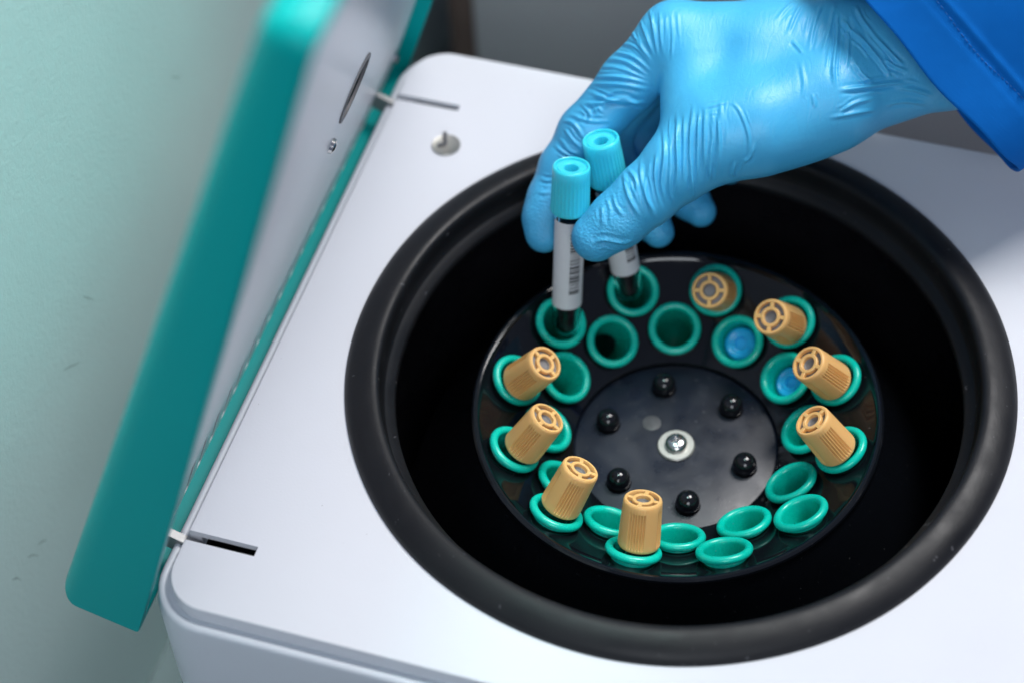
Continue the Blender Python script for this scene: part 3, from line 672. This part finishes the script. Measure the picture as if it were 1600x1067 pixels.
# broad soft unevenness of the loose film
from mathutils import noise as mnoise
low = np.array([mnoise.noise(Vector(v * 0.055)) for v in HV[::1]]) if len(HV) < 400000 else np.zeros(len(HV))
disp += 0.35 * low
HV = HV + HN * disp[:, None]
gm = bpy.data.materials.new('blue_nitrile_glove'); gm.use_nodes = True; nt = gm.node_tree; N = nt.nodes; L = nt.links; b = N['Principled BSDF']
b.inputs['Base Color'].default_value = (0.045, 0.40, 0.72, 1); b.inputs['Roughness'].default_value = 0.45; b.inputs['Specular IOR Level'].default_value = 0.6; b.inputs['Subsurface Weight'].default_value = 0.15
b.inputs['Subsurface Radius'].default_value = (0.3, 0.7, 1.0); b.inputs['Subsurface Scale'].default_value = 0.002
tc = N.new('ShaderNodeTexCoord'); n1 = N.new('ShaderNodeTexNoise'); n1.inputs['Scale'].default_value = 900; n1.inputs['Detail'].default_value = 2; L.new(tc.outputs['Object'], n1.inputs['Vector'])
n2 = N.new('ShaderNodeTexNoise'); n2.inputs['Scale'].default_value = 120; n2.inputs['Detail'].default_value = 4; L.new(tc.outputs['Object'], n2.inputs['Vector'])
b1 = N.new('ShaderNodeBump'); b1.inputs['Distance'].default_value = 0.00012; L.new(n2.outputs[0], b1.inputs['Height'])
mp = N.new('ShaderNodeMapping'); mp.inputs['Rotation'].default_value = (0.5, 0.2, 0.3); mp.inputs['Scale'].default_value = (1.0, 0.35, 0.22); L.new(tc.outputs['Object'], mp.inputs['Vector'])
n4 = N.new('ShaderNodeTexNoise'); n4.inputs['Scale'].default_value = 330; n4.inputs['Detail'].default_value = 3; n4.inputs['Distortion'].default_value = 0.8; L.new(mp.outputs[0], n4.inputs['Vector'])
rg = N.new('ShaderNodeMath'); rg.operation = 'SUBTRACT'; rg.inputs[1].default_value = 0.5; L.new(n4.outputs[0], rg.inputs[0])
ab = N.new('ShaderNodeMath'); ab.operation = 'ABSOLUTE'; L.new(rg.outputs[0], ab.inputs[0])
b3 = N.new('ShaderNodeBump'); b3.inputs['Distance'].default_value = 0.00028; b3.invert = True; L.new(ab.outputs[0], b3.inputs['Height']); L.new(b3.outputs[0], b1.inputs['Normal'])
tipa = N.new('ShaderNodeAttribute'); tipa.attribute_name = 'grip'
mu = N.new('ShaderNodeMath'); mu.operation = 'MULTIPLY'; L.new(n1.outputs[0], mu.inputs[0]); L.new(tipa.outputs['Fac'], mu.inputs[1])
b2 = N.new('ShaderNodeBump'); b2.inputs['Distance'].default_value = 0.0006; L.new(mu.outputs[0], b2.inputs['Height']); L.new(b1.outputs[0], b2.inputs['Normal']); L.new(b2.outputs[0], b.inputs['Normal'])
mx = N.new('ShaderNodeMix'); mx.data_type = 'RGBA'; mx.inputs[6].default_value = (0.045, 0.40, 0.72, 1); mx.inputs[7].default_value = (0.08, 0.50, 0.82, 1)
n3 = N.new('ShaderNodeTexNoise'); n3.inputs['Scale'].default_value = 35; L.new(tc.outputs['Object'], n3.inputs['Vector']); L.new(n3.outputs[0], mx.inputs[0]); L.new(mx.outputs[2], b.inputs['Base Color'])
MT['glove'] = gm
me = bpy.data.meshes.new('gloved_hand'); nv = len(HV); nf = len(HF)
me.vertices.add(nv); me.vertices.foreach_set('co', (HV * MM).ravel()); me.loops.add(nf * 4); me.loops.foreach_set('vertex_index', HF.ravel().astype(np.int32))
me.polygons.add(nf); me.polygons.foreach_set('loop_start', np.arange(0, nf * 4, 4, dtype=np.int32)); me.update(calc_edges=True); me.validate()
me.materials.append(gm); finish(me, True, None)
at = me.attributes.new('grip', 'FLOAT', 'POINT')
tips = [thumb[-1][0], fingers[0][-1][0], fingers[1][-1][0], fingers[2][-1][0]]
gr = np.max([np.clip(1.6 - np.linalg.norm(HV - t, axis=1) / 20, 0, 1) for t in tips], 0)
at.data.foreach_set('value', np.clip(gr + 0.06, 0, 1).astype(np.float32))
person = empty('person', W(1395, 85, 885), label='gloved hand in blue nitrile with bright blue sleeve gripping two cyan capped tubes', category='person')
po = -np.array(W(1395, 85, 885))
hand = obj('gloved_hand', me, person); hand.location = Vector(po * MM)
# ---- sleeve
fab = mat('blue_cotton', (0.001, 0.15, 0.56), 0.8, spec=0.15, bump=[(25, 0.0015)], vary=(18, 0.12)); MT['fabric'] = fab
nt = fab.node_tree; N = nt.nodes; L = nt.links; b = N['Principled BSDF']
uvw = N.new('ShaderNodeUVMap'); wv = N.new('ShaderNodeTexWave'); wv.inputs['Scale'].default_value = 700; wv.inputs['Distortion'].default_value = 1.5
tc = N.new('ShaderNodeTexCoord'); L.new(tc.outputs['Object'], wv.inputs['Vector'])
bp = N.new('ShaderNodeBump'); bp.inputs['Distance'].default_value = 0.00009; L.new(wv.outputs['Fac'], bp.inputs['Height'])
old = b.inputs['Normal'].links[0].from_socket; L.new(old, bp.inputs['Normal']); L.new(bp.outputs[0], b.inputs['Normal'])
XI, YI = ROT[:, 0], ROT[:, 1]
AXS = 0.746 * XI + 0.666 * YI - 0.22 * VIEW; AXS /= np.linalg.norm(AXS)
E1 = 0.666 * XI - 0.746 * YI; E1 -= AXS * (E1 @ AXS); E1 /= np.linalg.norm(E1); E2 = np.cross(AXS, E1)
if E2 @ VIEW > 0: E2 = -E2           # E2 points to the camera
SC = W(1434, 95, 866)
NS, NL = 120, 60; SL = 300.0
def sleeve_pt(a, s, inset=0.0):
    e1 = 62 + 0.05 * s - inset; e2 = 37 + 0.05 * s - inset
    s = s + 1.2 * math.sin(3 * a + 0.6) + 0.5 * math.sin(8 * a)
    p = SC + AXS * s + E1 * (e1 * math.cos(a)) + E2 * (e2 * math.sin(a))
    fold = 2.2 * math.sin(3 * a + 0.03 * s + 1) * max(0, min(1, s / 25)) + 1.4 * math.sin(5 * a - 0.05 * s) * max(0, min(1, s / 20))
    fold += -0.7 * math.exp(-((s - 20.0) / 1.3) ** 2) + 0.5 * math.exp(-((s - 22.5) / 1.5) ** 2) - 0.35 * math.exp(-((s - 17.6) / 1.4) ** 2)
    fold += 0.35 * math.sin(a * 41 + 3 * math.sin(a * 7)) * math.exp(-((s - 20) / 4) ** 2)
    return p + (E1 * math.cos(a) + E2 * math.sin(a)) * fold
ss = list(np.concatenate([np.linspace(0, 30, 46), np.linspace(32, SL, 50)]))
V = []; F = []
prof = [(2.0, s) for s in reversed(ss[:40])] + [(1.4, -0.35), (0.6, -0.5), (0.0, -0.2)] + [(0.0, s) for s in ss[1:]]
for ins, s in prof:
    for k in range(NS): V.append(sleeve_pt(2 * math.pi * k / NS, s, ins))
for j in range(len(prof) - 1):
    for k in range(NS):
        k2 = (k + 1) % NS; F.append((j * NS + k, (j + 1) * NS + k, (j + 1) * NS + k2, j * NS + k2))
slv = obj('sleeve', mesh('sleeve', V, F, 'fabric', True), person); slv.location = Vector(po * MM)
# stitching: one short thread per stitch
MT['thread'] = mat('blue_thread', (0.01, 0.13, 0.45), 0.6)
parts = []
na = 150
for i in range(na):
    a0 = 2 * math.pi * i / na; a1 = a0 + 2 * math.pi / na * 0.62
    pts = []
    for t, h in ((0, -0.15), (0.25, 0.22), (0.75, 0.22), (1, -0.15)):
        a = a0 + (a1 - a0) * t; pts.append(sleeve_pt(a, 20.0, -h - 0.1))
    parts.append(tube_curve(pts, 0.22, 5))
o = obj('stitching', mesh('stitching', *merge(parts), 'thread', True), slv, kind='stuff')
